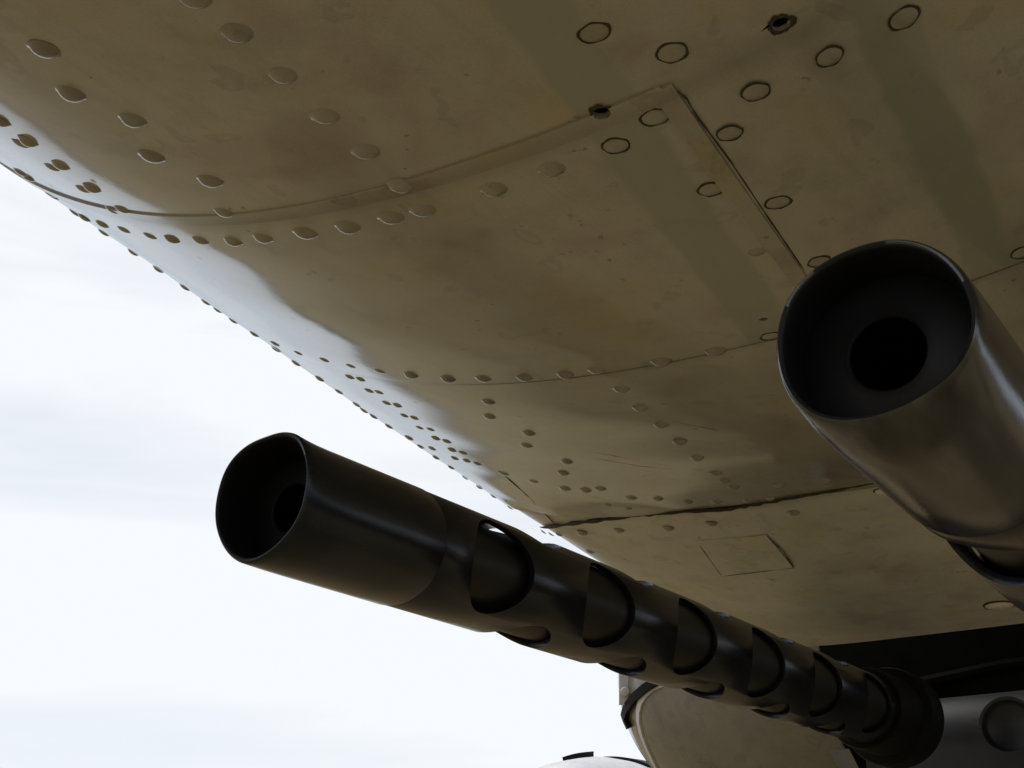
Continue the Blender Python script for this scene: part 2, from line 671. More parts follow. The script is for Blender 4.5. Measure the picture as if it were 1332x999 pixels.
# forward panel; right of the lap it runs on aft to the second frame
rows1 = list(np.linspace(-0.25, 0.20, 16)) + list(np.linspace(0.21, XA, 44)) + list(np.linspace(XA + 0.004, XB - 0.0005, 54))
iA = 16 + 44 - 1
vf = sheet(rows1, phis_full, lambda x, p: ripple(x, p), keep=lambda i, j: (i < iA) or (j >= NL - 1))
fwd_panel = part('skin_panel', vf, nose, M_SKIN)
fwd_panel['label'] = 'forward belly panel running back along the right of the lap'

# middle panel, left of the lap (its right border is the lap line, so no wall there)
rows2 = list(np.linspace(XA + 0.0006, XB - 0.0005, 60))


def sheet_left(rows, cols_fn, off_fn, thk=0.0014):
    outer, normals = [], []
    for x in rows:
        ph = cols_fn(x)
        P = np.array([skin_pt(x, p) for p in ph])
        N = normal(P)
        N[0] = (0, 1, 0)
        P = P + N * np.array([off_fn(x, p) for p in ph])[:, None]
        w0 = P[0].copy(); w0[2] = max(TOP, w0[2] + 0.02)
        outer.append(np.vstack([w0, P[0] * 0.8 + w0 * 0.2, P]))
        normals.append(np.vstack([[0, 1, 0], [0, 1, 0], N]))
    nc = len(outer[0])
    Q = [(i * nc + j, i * nc + j + 1, (i + 1) * nc + j + 1, (i + 1) * nc + j)
         for i in range(len(rows) - 1) for j in range(nc - 1)]
    return solid([p for r_ in outer for p in r_], [p for r_ in normals for p in r_], Q, thk)


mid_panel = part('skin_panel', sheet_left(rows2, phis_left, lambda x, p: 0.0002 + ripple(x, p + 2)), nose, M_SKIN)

# aft panel: its rear edge gapes a little and wanders
def lip(x, p):
    k = max(0.0, (x - (XC - 0.05)) / 0.05)
    return 0.0009 * k * k * (1 + 0.8 * math.sin(p * 9 + 0.7) + 0.5 * math.sin(p * 23))


rows3 = list(np.linspace(XB + 0.0006, XC - 0.0026, 90))
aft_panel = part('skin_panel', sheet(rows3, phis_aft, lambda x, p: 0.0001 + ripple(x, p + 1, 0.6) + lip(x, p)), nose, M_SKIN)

# fairing panel behind it, ending in a straight cut edge above the turret
rows4 = list(np.linspace(XC + 0.0022, XC + 0.05, 14)) + list(np.linspace(XC + 0.06, XD, 40))
fairing = part('fairing_panel', sheet(rows4, phis_aft, lambda x, p: -0.0006 + ripple(x, p, 1.3), thk=0.002), nose, M_SKIN2)

# dark frames and stringers' web behind the seams
rows5 = list(np.linspace(-0.2, XD - 0.02, 60))
inner = part('inner_frame', sheet(rows5, lambda x: np.linspace(0.0, math.pi, 90), lambda x, p: -0.007, thk=0.002), nose, M_DARK)

# closed top and front bulkhead
def slab(x0, x1, y0, y1, z0, z1):
    v = [(x, y, z) for x in (x0, x1) for y in (y0, y1) for z in (z0, z1)]
    f = [(0, 1, 3, 2), (4, 6, 7, 5), (0, 4, 5, 1), (2, 3, 7, 6), (0, 2, 6, 4), (1, 5, 7, 3)]
    return v, f


yA_, zA_, aA_, bA_, nA_ = [float(q) for q in sect(-0.25)]
part('top_deck', slab(-0.24, XD, -1.7, 0.62, TOP - 0.03, TOP - 0.006), nose, M_SKIN2)
ph = np.linspace(0, math.pi, 60)
ring = [skin_pt(-0.252, p) for p in ph]
ring = [np.array([-0.252, ring[0][1], TOP + 0.3])] + ring + [np.array([-0.252, ring[-1][1], TOP + 0.3])]
n_ = len(ring)
cap_v = ring + [p - np.array([0.003, 0, 0]) for p in ring]
cap_f = [tuple(range(n_)), tuple(range(2 * n_ - 1, n_ - 1, -1))] + [(i, (i + 1) % n_, n_ + (i + 1) % n_, n_ + i) for i in range(n_)]
part('front_bulkhead', (cap_v, cap_f), nose, M_SKIN2)

# ---- straps along the seams
def strap_from(pts, width, h, cross):
    """a thin flat strap that follows skin points; cross(i) is its width direction"""
    V, Q = [], []
    prof = [(-0.5, -0.0004), (-0.5, h * 0.75), (-0.46, h), (0.46, h), (0.5, h * 0.75), (0.5, -0.0004)]
    for i, p in enumerate(pts):
        N = normal(p)
        c = cross(i)
        c = c - N * c.dot(N)
        c /= np.linalg.norm(c)
        for (w, hh) in prof:
            q = p + c * w * width
            q = q - F(q) * normal(q)
            V.append(q + normal(q) * hh)
    n = len(prof)
    for i in range(len(pts) - 1):
        for k in range(n):
            l = (k + 1) % n
            Q.append((i * n + k, i * n + l, (i + 1) * n + l, (i + 1) * n + k))
    Q.append(tuple(range(n)))
    Q.append(tuple((len(pts) - 1) * n + k for k in range(n)))
    return V, Q


pA = phi_of_y(XA, float(y_line(XA)) + 0.003)
pts = [skin_pt(XA - 0.0025, p) for p in np.linspace(0.02, pA, 120)]
strap = part('seam_strap', strap_from(pts, 0.0095, 0.0009, lambda i: np.array([1.0, 0, 0])), nose, M_STRAP, sharp=20)
pts = []
for x in np.linspace(XA - 0.0058, XB - 0.003, 70):
    pts.append(skin_pt(x, phi_of_y(x, float(y_line(x)) + 0.0038)))
strap2 = part('seam_strap', strap_from(pts, 0.0078, 0.0009, lambda i: np.array([0, 1.0, 0])), nose, M_STRAP, sharp=20)


def bead(path, rad, parent, m, name='grime_shade_line', lift=0.0):
    P = []
    for k in range(len(path) - 1):
        for u in np.linspace(0, 1, 9)[:-1]:
            q = np.array(path[k]) * (1 - u) + np.array(path[k + 1]) * u
            P.append(q)
    P.append(np.array(path[-1]))
    pts = []
    for q in P:
        p, n = on_skin(*q)
        pts.append(p + n * lift)
    rr = [rad * random.uniform(0.55, 1.35) for _ in pts]
    rr[0] = rr[-1] = rad * 0.2
    return part(name, tube(pts, rr, 6), parent, m)


# dark lines of dirt that have gathered in the laps
bead([(880, 117), (893, 128), (905, 149), (950, 209), (1000, 284), (1046, 351)], 0.00028, strap2, M_GRIME, lift=0.0002)
bead([(783, 146), (820, 131), (850, 122), (880, 117)], 0.00026, strap, M_GRIME, lift=0.0006)

# raised oblong patch on the fairing
PATCH = [(905, 703), (939, 749), (1032, 738), (997, 696)]
cor = [on_skin(*q)[0] for q in PATCH]
V, Q = [], []
NU = 12
for i in range(NU + 1):
    for j in range(NU + 1):
        u, v = i / NU, j / NU
        p = (cor[0] * (1 - u) + cor[1] * u) * (1 - v) + (cor[3] * (1 - u) + cor[2] * u) * v
        p = p - F(p) * normal(p)
        V.append(p + normal(p) * (0.0004))
NN = [normal(p) for p in V]
Q = [(i * (NU + 1) + j, i * (NU + 1) + j + 1, (i + 1) * (NU + 1) + j + 1, (i + 1) * (NU + 1) + j) for i in range(NU) for j in range(NU)]
patch = part('patch_plate', solid(V, NN, Q, 0.0006), fairing, M_SKIN2, sharp=30)
bead([(908, 706), (939, 749), (1032, 738), (1020, 718), (998, 697)], 0.00045, fairing, M_GRIME, lift=0.0002)
for path in ([(770, 587), (850, 603), (930, 613)], [(775, 596), (830, 606), (880, 611)], [(757, 643), (800, 652), (850, 657)], [(860, 545), (935, 560)]):
    bead(path, 0.00016, aft_panel, M_GRIME, 'scratch')
bead([(648, 611), (690, 648), (722, 682)], 0.00045, aft_panel, M_GRIME)

# ---- rivets
def dome(d, h, ring_dirt=0.0, seed=0, seg=24, collar=0.0011, dirt=None, flat=False):
    rnd = random.Random(seed)
    v, f, mi = [], [], []
    r = d / 2
    prof = [(1.15, -0.08), (1.07, 0.015), (1.0, 0.10), (0.92, 0.25), (0.79, 0.49), (0.61, 0.72), (0.38, 0.90), (0.16, 0.985)]
    if ring_dirt:
        prof = [(1.04, -0.10), (1.0, 0.02), (0.95, 0.13), (0.87, 0.29), (0.75, 0.49), (0.58, 0.70), (0.36, 0.89), (0.15, 0.98)]
    for (q, z) in prof:
        for k in range(seg):
            a = 2 * math.pi * k / seg
            v.append((r * q * math.cos(a), r * q * math.sin(a), h * z))
    for i in range(len(prof) - 1):
        for k in range(seg):
            l = (k + 1) % seg
            f.append((i * seg + k, i * seg + l, (i + 1) * seg + l, (i + 1) * seg + k)); mi.append(0)
    v.append((0, 0, h))
    for k in range(seg):
        f.append(((len(prof) - 1) * seg + k, (len(prof) - 1) * seg + (k + 1) % seg, len(v) - 1)); mi.append(0)
    if ring_dirt:
        # a raised, uneven collar of dirt and cracked sealant round the head
        base = len(v)
        ph1, ph2 = rnd.uniform(0, 6), rnd.uniform(0, 6)
        for (q, z) in (((0.95, 0.10), (1.03, 0.09), (1.09, 0.05), (1.11, -0.25)) if flat else ((0.98, 0.16), (1.04, 0.30), (1.10, 0.22), (1.14, -0.06))):
            for k in range(seg):
                a = 2 * math.pi * k / seg
                w = 1 + (0.05 * math.sin(2 * a + ph1) + 0.04 * math.sin(5 * a + ph2) + rnd.uniform(-0.03, 0.03)) * (q > 1.0) * ring_dirt
                v.append((r * q * w * math.cos(a), r * q * w * math.sin(a), collar * z))
        for i in range(3):
            for k in range(seg):
                l = (k + 1) % seg
                f.append((base + i * seg + k, base + i * seg + l, base + (i + 1) * seg + l, base + (i + 1) * seg + k)); mi.append(1)
    me = mesh(v, f, sharp=60)
    me.materials.append(M_RIVET)
    me.materials.append(dirt or M_GRIME)
    me.polygons.foreach_set('material_index', mi)
    return me


DOMES = [dome(0.0096, 0.0027, 0.0, s) for s in range(2)]
RINGS = [dome(0.0090, 0.0011, 1.0, 10 + s) for s in range(5)]
SMALL = [dome(0.0066, 0.0016, 0.5, 20 + s) for s in range(3)]


def owner(p):
    if p[0] > XC:
        return fairing
    if p[0] > XB:
        return aft_panel
    if p[0] > XA and p[1] > y_line(p[0]):
        return mid_panel
    return fwd_panel


def rivet(px, py, kinds, sc=1.0):
    p, n = on_skin(px, py)
    o = bpy.data.objects.new('rivet', random.choice(kinds))
    COL.objects.link(o)
    o.parent = owner(p)
    o.location = Vector(p + n * 0.0002) - NOSE0
    q = Vector(n).to_track_quat('Z', 'Y')
    q = q @ Matrix.Rotation(random.uniform(0, 6.28), 3, 'Z').to_quaternion()
    tilt = Matrix.Rotation(random.gauss(0, 0.025), 3, 'X').to_quaternion()
    o.rotation_mode = 'QUATERNION'
    o.rotation_quaternion = q @ tilt
    s = sc * random.uniform(0.96, 1.04)
    k_ = abs(float(np.dot(n, ray(px, py))))
    s *= 0.74 if k_ < 0.2 else (0.84 if k_ < 0.33 else 1.0)
    o.scale = (s, s, s * random.uniform(0.85, 1.15) * (0.6 if k_ < 0.2 else 0.85))
    return o


DOME_PX = [(57, 64), (93, 121), (173, 155), (198, 203), (273, 235), (292, 276), (308, 43), (368, 97), (423, 150),
           (252, -3), (27, 187), (37, 183), (68, 217), (79, 214), (108, 245), (120, 243), (147, 273), (159, 272),
           (27, 224), (36, 230), (65, 251), (70, 255), (0, 157), (97, 277), (110, 283), (133, 291), (161, 298), (195, 306),
           (224, 310), (261, 312), (303, 313), (342, 309), (397, 303), (135, 302), (173, 328), (205, 351),
           (475, 197), (521, 241), (452, 295), (508, 283), (549, 273), (642, 246), (717, 220),
           (240, 374), (267, 393), (282, 404), (303, 417), (331, 434), (358, 446), (388, 458), (422, 467), (456, 475), (494, 482), (535, 487),
           (583, 492), (629, 492), (682, 491), (735, 487), (776, 481), (860, 469), (930, 456),
           (359, 454), (385, 472), (416, 492), (441, 509), (464, 526), (486, 541), (473, 534), (506, 554), (532, 569),
           (808, 505), (833, 530), (860, 552), (884, 574), (907, 595), (942, 625), (931, 615), (953, 633),
           (656, 616), (694, 626), (735, 635), (762, 637), (781, 635), (821, 647), (856, 648), (894, 652), (932, 652), (973, 650),
           (1013, 631), (1073, 626), (1130, 618)]
SMALL_PX = [(547, 581), (562, 583), (567, 595), (587, 608), (605, 621), (623, 634), (641, 646), (663, 661),
            (455, 490), (469, 493), (480, 508), (493, 510), (503, 524), (517, 527), (526, 540), (539, 543), (546, 556), (560, 558),
            (567, 570), (581, 574), (588, 585), (602, 589), (592, 596), (607, 599), (621, 603),
            (790, 656), (817, 660), (1002, 648), (704, 696), (716, 696), (727, 695)]
MIDDLE_PX = [(636, 522), (637, 541), (688, 563), (685, 579), (737, 600), (733, 615)]
RING_PX = [(801, 189), (852, 152), (773, 42), (874, 68), (1176, 23), (1079, 73), (983, 119), (949, 173), (925, 246), (1012, 263),
           (984, 326), (1330, 328), (1066, 340), (1003, 437), (1100, 470)]
LOW_PX = [(757, 693), (805, 690), (869, 687), (925, 681), (1032, 667), (767, 718)]
for q in DOME_PX:
    rivet(*q, DOMES)
for q in SMALL_PX:
    rivet(*q, DOMES, 0.84)
for q in MIDDLE_PX:
    rivet(*q, DOMES, 0.92)
for q in RING_PX:
    rivet(*q, RINGS, 1.03)
for q in LOW_PX:
    rivet(*q, DOMES, 0.97)

# ---- cross-head screws on the fairing
def screw_mesh(d):
    v, f = lathe([(-0.0004, d * 0.72), (0.0005, d * 0.72), (0.0008, d * 0.69), (0.0008, d * 0.52), (0.0005, d * 0.5),
                  (0.0012, d * 0.48), (0.0019, d * 0.40), (0.0022, d * 0.25), (0.0023, 0.00002), (-0.0004, 0.00002)], 40)
    return mesh(v, f, sharp=40)


def cross_cutter(d):
    v, f = [], []
    for (a, b_) in ((d * 0.36, d * 0.075), (d * 0.075, d * 0.362)):
        vv, ff = slab(-a, a, -b_, b_, 0.0012, 0.01)
        f += [tuple(k + len(v) for k in q) for q in ff]
        v += vv
    return mesh(v, f, smooth=False)


def screw(px, py, d):
    p, n = on_skin(px, py)
    o = new_obj('screw', screw_mesh(d), fairing, [M_STEEL])
    cut(o, cross_cutter(d), sharp=35)
    o.location = Vector(p - n * 0.0002) - NOSE0
    rv, rf = lathe([(-0.0006, d * 0.70), (0.0003, d * 0.70), (0.0003, d * 0.82), (-0.0006, d * 0.86)], 32, mod=lambda r_, t_, a_: (r_ * (1 + 0.04 * math.sin(3 * a_ + d * 900) + random.uniform(-0.02, 0.02)), t_))
    gr_ = new_obj('sealant_crust', mesh(rv, rf, sharp=40), fairing, [M_GRIME])
    gr_.location = o.location
    gr_.rotation_mode = 'QUATERNION'
    gr_.rotation_quaternion = Vector(n).to_track_quat('Z', 'Y')
    o.rotation_mode = 'QUATERNION'
    o.rotation_quaternion = Vector(n).to_track_quat('Z', 'Y') @ Matrix.Rotation(random.uniform(0, 1.5), 3, 'Z').to_quaternion()


# a grime-coloured bead paints in the shade of the open crack
bead([(702, 686), (760, 678), (830, 669), (890, 664), (950, 660), (1000, 651), (1070, 638), (1142, 625), (1150, 623)], 0.0016, aft_panel, M_GRIME, 'grime_shade_line', lift=0.0007)
screw(1300, 788, 0.0165)
screw(996, 835, 0.0125)
screw(1150, 639, 0.0085)

# ---- open rivet holes, really drilled through the sheet
for (px, py, r_) in HOLES:
    p, n = on_skin(px, py)
    own = owner(p)
    q = Vector(n).to_track_quat('Z', 'Y').to_matrix()
    v, f = [], []
    sg = 22
    for z in (-0.004, 0.004):
        for k in range(sg):
            a = 2 * math.pi * k / sg
            rr = r_ * random.uniform(0.9, 1.1)
            v.append(Vector(p) - NOSE0 + q @ Vector((rr * math.cos(a), rr * math.sin(a), z)))
    f = [tuple(range(sg)), tuple(range(2 * sg - 1, sg - 1, -1))] + [(k, (k + 1) % sg, sg + (k + 1) % sg, sg + k) for k in range(sg)]
    cut(own, mesh(v, f, smooth=False), sharp=35)
    if px == 783:
        cut(strap, mesh(v, f, smooth=False), sharp=20)
    # crust of old sealant round the hole
    v, f = [], []
    rnd = random.Random(int(px))
    for i, (qq, z) in enumerate(((1.0, 0.0000), (1.12, 0.00030), (1.32, 0.00022), (1.5, -0.0001))):
        for k in range(28):
            a = 2 * math.pi * k / 28
            w = 1 + (rnd.uniform(-0.13, 0.16) + 0.12 * math.sin(3 * a + px)) * (i > 1)
            v.append(Vector(p + n * 0.0003) - NOSE0 + q @ Vector((r_ * qq * w * math.cos(a), r_ * qq * w * math.sin(a), z)))
    for i in range(3):
        for k in range(28):
            l = (k + 1) % 28
            f.append((i * 28 + k, i * 28 + l, (i + 1) * 28 + l, (i + 1) * 28 + k))
    if r_ > 0.002:
        new_obj('sealant_crust', mesh(v, f), own, [M_GRIME])

# ---- the rest of the aircraft that shades the ground: fuselage behind the turret, wing, engine
def loft(secs, seg=48):
    v, f = [], []
    for (x, y, z, a, b_) in secs:
        for k in range(seg):
            w = 2 * math.pi * k / seg
            v.append((x, y + a * math.cos(w), z + b_ * math.sin(w)))
    for i in range(len(secs) - 1):
        for k in range(seg):
            l = (k + 1) % seg
            f.append((i * seg + k, i * seg + l, (i + 1) * seg + l, (i + 1) * seg + k))
    f.append(tuple(range(seg)))
    f.append(tuple((len(secs) - 1) * seg + k for k in range(seg)))
    return v, f


part('fuselage', loft([(2.05, 0.25, EYE + 1.05, 0.50, 0.62), (2.6, 0.25, EYE + 1.05, 0.62, 0.72), (3.6, 0.25, EYE + 1.1, 0.95, 0.85),
                       (5.0, 0.25, EYE + 1.15, 1.1, 0.95), (9.0, 0.25, EYE + 1.15, 1.05, 0.95), (15, 0.25, EYE + 1.4, 0.5, 0.5)]), nose, M_SKIN2)
part('nose_floor', slab(XD - 0.02, 2.3, -0.05, 0.48, EYE + 0.50, EYE + 0.53), nose, M_DARK)
wv, wf = [], []
foil = [(0, 0), (0.02, 0.07), (0.08, 0.13), (0.25, 0.18), (0.5, 0.16), (0.8, 0.08), (1.0, 0.01), (0.8, -0.05), (0.5, -0.09), (0.25, -0.10), (0.08, -0.08), (0.02, -0.045)]
nf = len(foil)
for (yy, ch, z0, x0) in ((-6.0, 2.0, EYE + 0.42, 6.6), (0.2, 2.7, EYE + 0.25, 6.2), (6.4, 2.0, EYE + 0.42, 6.6)):
    wv += [(x0 + c_ * ch, yy, z0 + h_ * ch * 0.8) for (c_, h_) in foil]
for i in range(2):
    for k in range(nf):
        wf.append((i * nf + k, i * nf + (k + 1) % nf, (i + 1) * nf + (k + 1) % nf, (i + 1) * nf + k))
wf += [tuple(range(nf)), tuple(2 * nf + k for k in range(nf))]
part('wing', (wv, wf), nose, M_SKIN2, sharp=60)

# ------------------------------------------------------------------ gun turret under the nose
turret = thing('gun_turret', 'grey metal gun turret below the nose with a round dished recess in its plate', 'gun turret', (1.7, 0.30, 0.0))
T0 = Vector(turret.location)
XP = 1.56
prof = [(XP, EYE - 0.10), (XP, EYE + 0.10), (XP, EYE + 0.235)]
for k in range(0, 11):
    a = R(9 * k)
    prof.append((XP + 0.06 - 0.06 * math.cos(a), EYE + 0.237 + 0.06 * math.sin(a)))
prof += [(XP + 0.20, EYE + 0.297)]
V, Q, NN = [], [], []
ys = np.linspace(-0.22, 0.535, 30)
for (x, z) in prof:
    for y in ys:
        V.append(np.array([x, y, z]))
for i in range(len(prof)):
    a_ = prof[max(i - 1, 0)]; b_ = prof[min(i + 1, len(prof) - 1)]
    d_ = np.array([b_[0] - a_[0], 0, b_[1] - a_[1]]); d_ /= np.linalg.norm(d_)
    for y in ys:
        NN.append(np.array([-d_[2], 0, d_[0]]))
ny = len(ys)
Q = [(i * ny + j, i * ny + j + 1, (i + 1) * ny + j + 1, (i + 1) * ny + j) for i in range(len(prof) - 1) for j in range(ny - 1)]
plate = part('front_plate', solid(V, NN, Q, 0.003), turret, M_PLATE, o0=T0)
hc = at_x(1310, 943, XP)
HR = 0.0268
v, f = lathe([(-0.02, HR), (0.02, HR), (0.02, 0.0001), (-0.02, 0.0001)], 48)
rotx = Matrix(((0, 0, 1), (0, 1, 0), (-1, 0, 0)))          # local Z -> world X
cut(plate, mesh([Vector(hc) - T0 + rotx @ Vector(p) for p in v], f, smooth=False))
v, f = lathe([(0.0032, HR + 0.003), (0.0034, HR - 0.0003), (0.011, HR - 0.002), (0.0135, HR - 0.005), (0.014, 0.0001), (0.0165, 0.0001), (0.0165, HR - 0.001), (0.005, HR + 0.003)], 48)
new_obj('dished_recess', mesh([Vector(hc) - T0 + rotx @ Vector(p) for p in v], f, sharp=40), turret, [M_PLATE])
part('bulkhead', slab(1.80, 1.83, -0.25, 0.64, EYE - 0.1, EYE + 0.5), turret, M_DARK, o0=T0)
part('inner_box', slab(1.66, 1.79, 0.36, 0.66, EYE - 0.1, EYE + 0.385), turret, M_DARK, o0=T0)
# loose hoses in the dark slot above the plate
for (pts_, rr) in (([(1.64, 0.60, EYE + 0.31), (1.66, 0.40, EYE + 0.335), (1.62, 0.20, EYE + 0.325), (1.65, -0.1, EYE + 0.33)], 0.007),):
    part('hose', tube(pts_, rr, 8), turret, M_DARK, o0=T0)

# side shell: a rounded cheek outboard of the left gun
SC = at_z(1062, 885, 1.78)
RX, RY, RZ = 0.245, 0.240, 0.188
YIN = 0.548
V, NN, Q = [], [], []
nu, nv = 72, 40
for i in range(nv + 1):
    el = -R(88) * i / nv if i > 0 else 0.0
    for j in range(nu + 1):
        az = 2 * math.pi * j / nu
        n3 = np.array([math.cos(el) * math.cos(az), math.cos(el) * math.sin(az), math.sin(el)])
        p = SC + n3 * np.array([RX, RY, RZ])
        V.append(p); NN.append(n3)
# straight collar above the widest line
top = []
for j in range(nu + 1):
    az = 2 * math.pi * j / nu
    n3 = np.array([math.cos(az), math.sin(az), 0])
    V.append(SC + n3 * np.array([RX, RY, 0]) + np.array([0, 0, 0.055])); NN.append(n3)
Q = [(i * (nu + 1) + j, i * (nu + 1) + j + 1, (i + 1) * (nu + 1) + j + 1, (i + 1) * (nu + 1) + j) for i in range(nv) for j in range(nu)]
b0 = (nv + 1) * (nu + 1)
Q += [(b0 + j, b0 + j + 1, j + 1, j) for j in range(nu)]
shell = part('side_shell', solid(V, NN, Q, 0.004), turret, M_SHELL, o0=T0)
cv, cf = slab(0.5, 3.0, -1.0, YIN, EYE - 1, EYE + 1)
cut(shell, mesh(rel(cv, T0), cf, smooth=False), sharp=35)


def project(P):
    d = np.asarray(P) - ORG
    z = d.dot(FWD)
    return 666 + FPX * d.dot(RIGHT) / z, 499.5 + FPX * d.dot(DOWN) / z


# rim flange whitened with a painted sky reflection, black strap and white bolted bracket at its outer top corner
def on_shell(px, py, grow=1.0):
    d = ray(px, py)
    r3 = np.array([RX, RY, RZ]) * grow
    o_ = (ORG - SC) / r3; q_ = d / r3
    A_, B_, C_ = q_.dot(q_), 2 * o_.dot(q_), o_.dot(o_) - 1
    D_ = B_ * B_ - 4 * A_ * C_
    t_ = (-B_ - math.sqrt(max(D_, 0))) / (2 * A_)
    p = ORG + d * t_
    n = (p - SC) / r3 ** 2
    return p, n / np.linalg.norm(n)


def band(path, width, thk, parent, m, name):
    P = []
    for k in range(len(path) - 1):
        for u in np.linspace(0, 1, 7)[:-1]:
            P.append(np.array(path[k]) * (1 - u) + np.array(path[k + 1]) * u)
    P.append(np.array(path[-1]))
    pp = [on_shell(*q) for q in P]
    V, Q = [], []
    for i, (p, n) in enumerate(pp):
        d = pp[min(i + 1, len(pp) - 1)][0] - pp[max(i - 1, 0)][0]
        c = np.cross(n, d); c /= np.linalg.norm(c)
        for (w, h) in ((-0.5, -0.001), (-0.5, thk), (0.5, thk), (0.5, -0.001)):
            V.append(p + c * w * width + n * h)
    for i in range(len(pp) - 1):
        for k in range(4):
            l = (k + 1) % 4
            Q.append((i * 4 + k, i * 4 + l, (i + 1) * 4 + l, (i + 1) * 4 + k))
    Q += [(0, 1, 2, 3), tuple((len(pp) - 1) * 4 + k for k in range(4))]
    return part(name, (V, Q), parent, m, sharp=30, o0=T0)


band([(862, 889), (850, 894), (841, 902), (834, 912), (831, 925), (831, 938), (835, 955), (842, 973), (853, 996), (866, 1020)], 0.0075, 0.002, turret, M_WHITE, 'rim_sky_reflection')
band([(860, 884), (842, 895), (828, 907), (818, 921), (815, 932), (821, 945)], 0.010, 0.006, turret, M_RUBBER, 'rubber_strap')
c3 = at_z(822, 893, 1.72)
u3, w3, d3 = RIGHT, -DOWN, FWD
V = []
for dz in (0, 0.004):
    for (a_, b_) in ((-0.015, -0.022), (-0.015, 0.03), (0.022, 0.03), (0.022, 0.004), (0.006, -0.006), (-0.004, -0.022)):
        V.append(c3 + u3 * a_ + w3 * b_ + d3 * dz)
Q = [tuple(range(6)), tuple(range(11, 5, -1))] + [(i, (i + 1) % 6, 6 + (i + 1) % 6, 6 + i) for i in range(6)]
brk = part('bracket', (V, Q), turret, M_WHITE, o0=T0)
bc = at_z(813, 899, 1.718)
v, f = lathe([(0, 0.0056), (0.003, 0.0056), (0.0042, 0.0045), (0.0046, 0.0001), (0, 0.0001)], 24)
Mb = Matrix((u3, w3, -d3)).transposed()
new_obj('bolt', mesh([Vector(bc) - T0 + Mb @ Vector(p) for p in v], f, sharp=40), brk, [M_STEEL])
# pale flange along the shell's inner lower edge
pts_ = [at_x(1090, 975, 1.50), at_x(1102, 999, 1.50), at_x(1115, 1030, 1.50)]
V = []
for p in pts_:
    for (a_, b_) in ((-0.010, 0), (0.012, 0.0), (0.012, 0.004), (-0.010, 0.004)):
        V.append(p + RIGHT * a_ + FWD * b_)
Q = [(i * 4 + k, i * 4 + (k + 1) % 4, (i + 1) * 4 + (k + 1) % 4, (i + 1) * 4 + k) for i in range(2) for k in range(4)] + [(0, 1, 2, 3), (8, 9, 10, 11)]
part('edge_flange', (V, Q), turret, M_SHELL, sharp=30, o0=T0)

# ------------------------------------------------------------------ the engine cowling far beyond
CC = at_z(813, 1147, 5.2)
CRAD = 0.415
v, f = lathe([(-0.55, 0.20), (-0.52, 0.30), (-0.42, 0.37), (-0.25, 0.405), (0.0, CRAD), (1.7, CRAD), (1.72, CRAD - 0.03), (-0.2, CRAD - 0.04), (-0.5, 0.19)], 96)
cw = new_obj('engine_cowling', mesh([rotx @ Vector(p) for p in v], f, sharp=40), nose, [M_WHITE])
cw.location = Vector(CC) - NOSE0
cw['label'] = 'white rounded engine cowling just rising over the bottom edge'
for (a0, a1, x0, x1) in ((R(77), R(92), -0.27, -0.235), (R(90), R(116), -0.14, -0.03)):
    V, Q = [], []
    for k in range(15):
        a = a0 + (a1 - a0) * k / 14
        for (x, r_) in ((x0, CRAD - 0.01), (x0, CRAD + 0.004), (x1, CRAD + 0.010), (x1, CRAD - 0.01)):
            V.append((x, math.cos(a) * r_, math.sin(a) * r_))
    Q = [(i * 4 + k, i * 4 + (k + 1) % 4, (i + 1) * 4 + (k + 1) % 4, (i + 1) * 4 + k) for i in range(14) for k in range(4)] + [(0, 1, 2, 3), (56, 57, 58, 59)]
    new_obj('cowl_strip', mesh(V, Q, sharp=30), cw, [M_RUBBER])

# ------------------------------------------------------------------ the two machine guns
RJ = 0.0325
GS = 0.92                       # the guns are drawn a little over their size


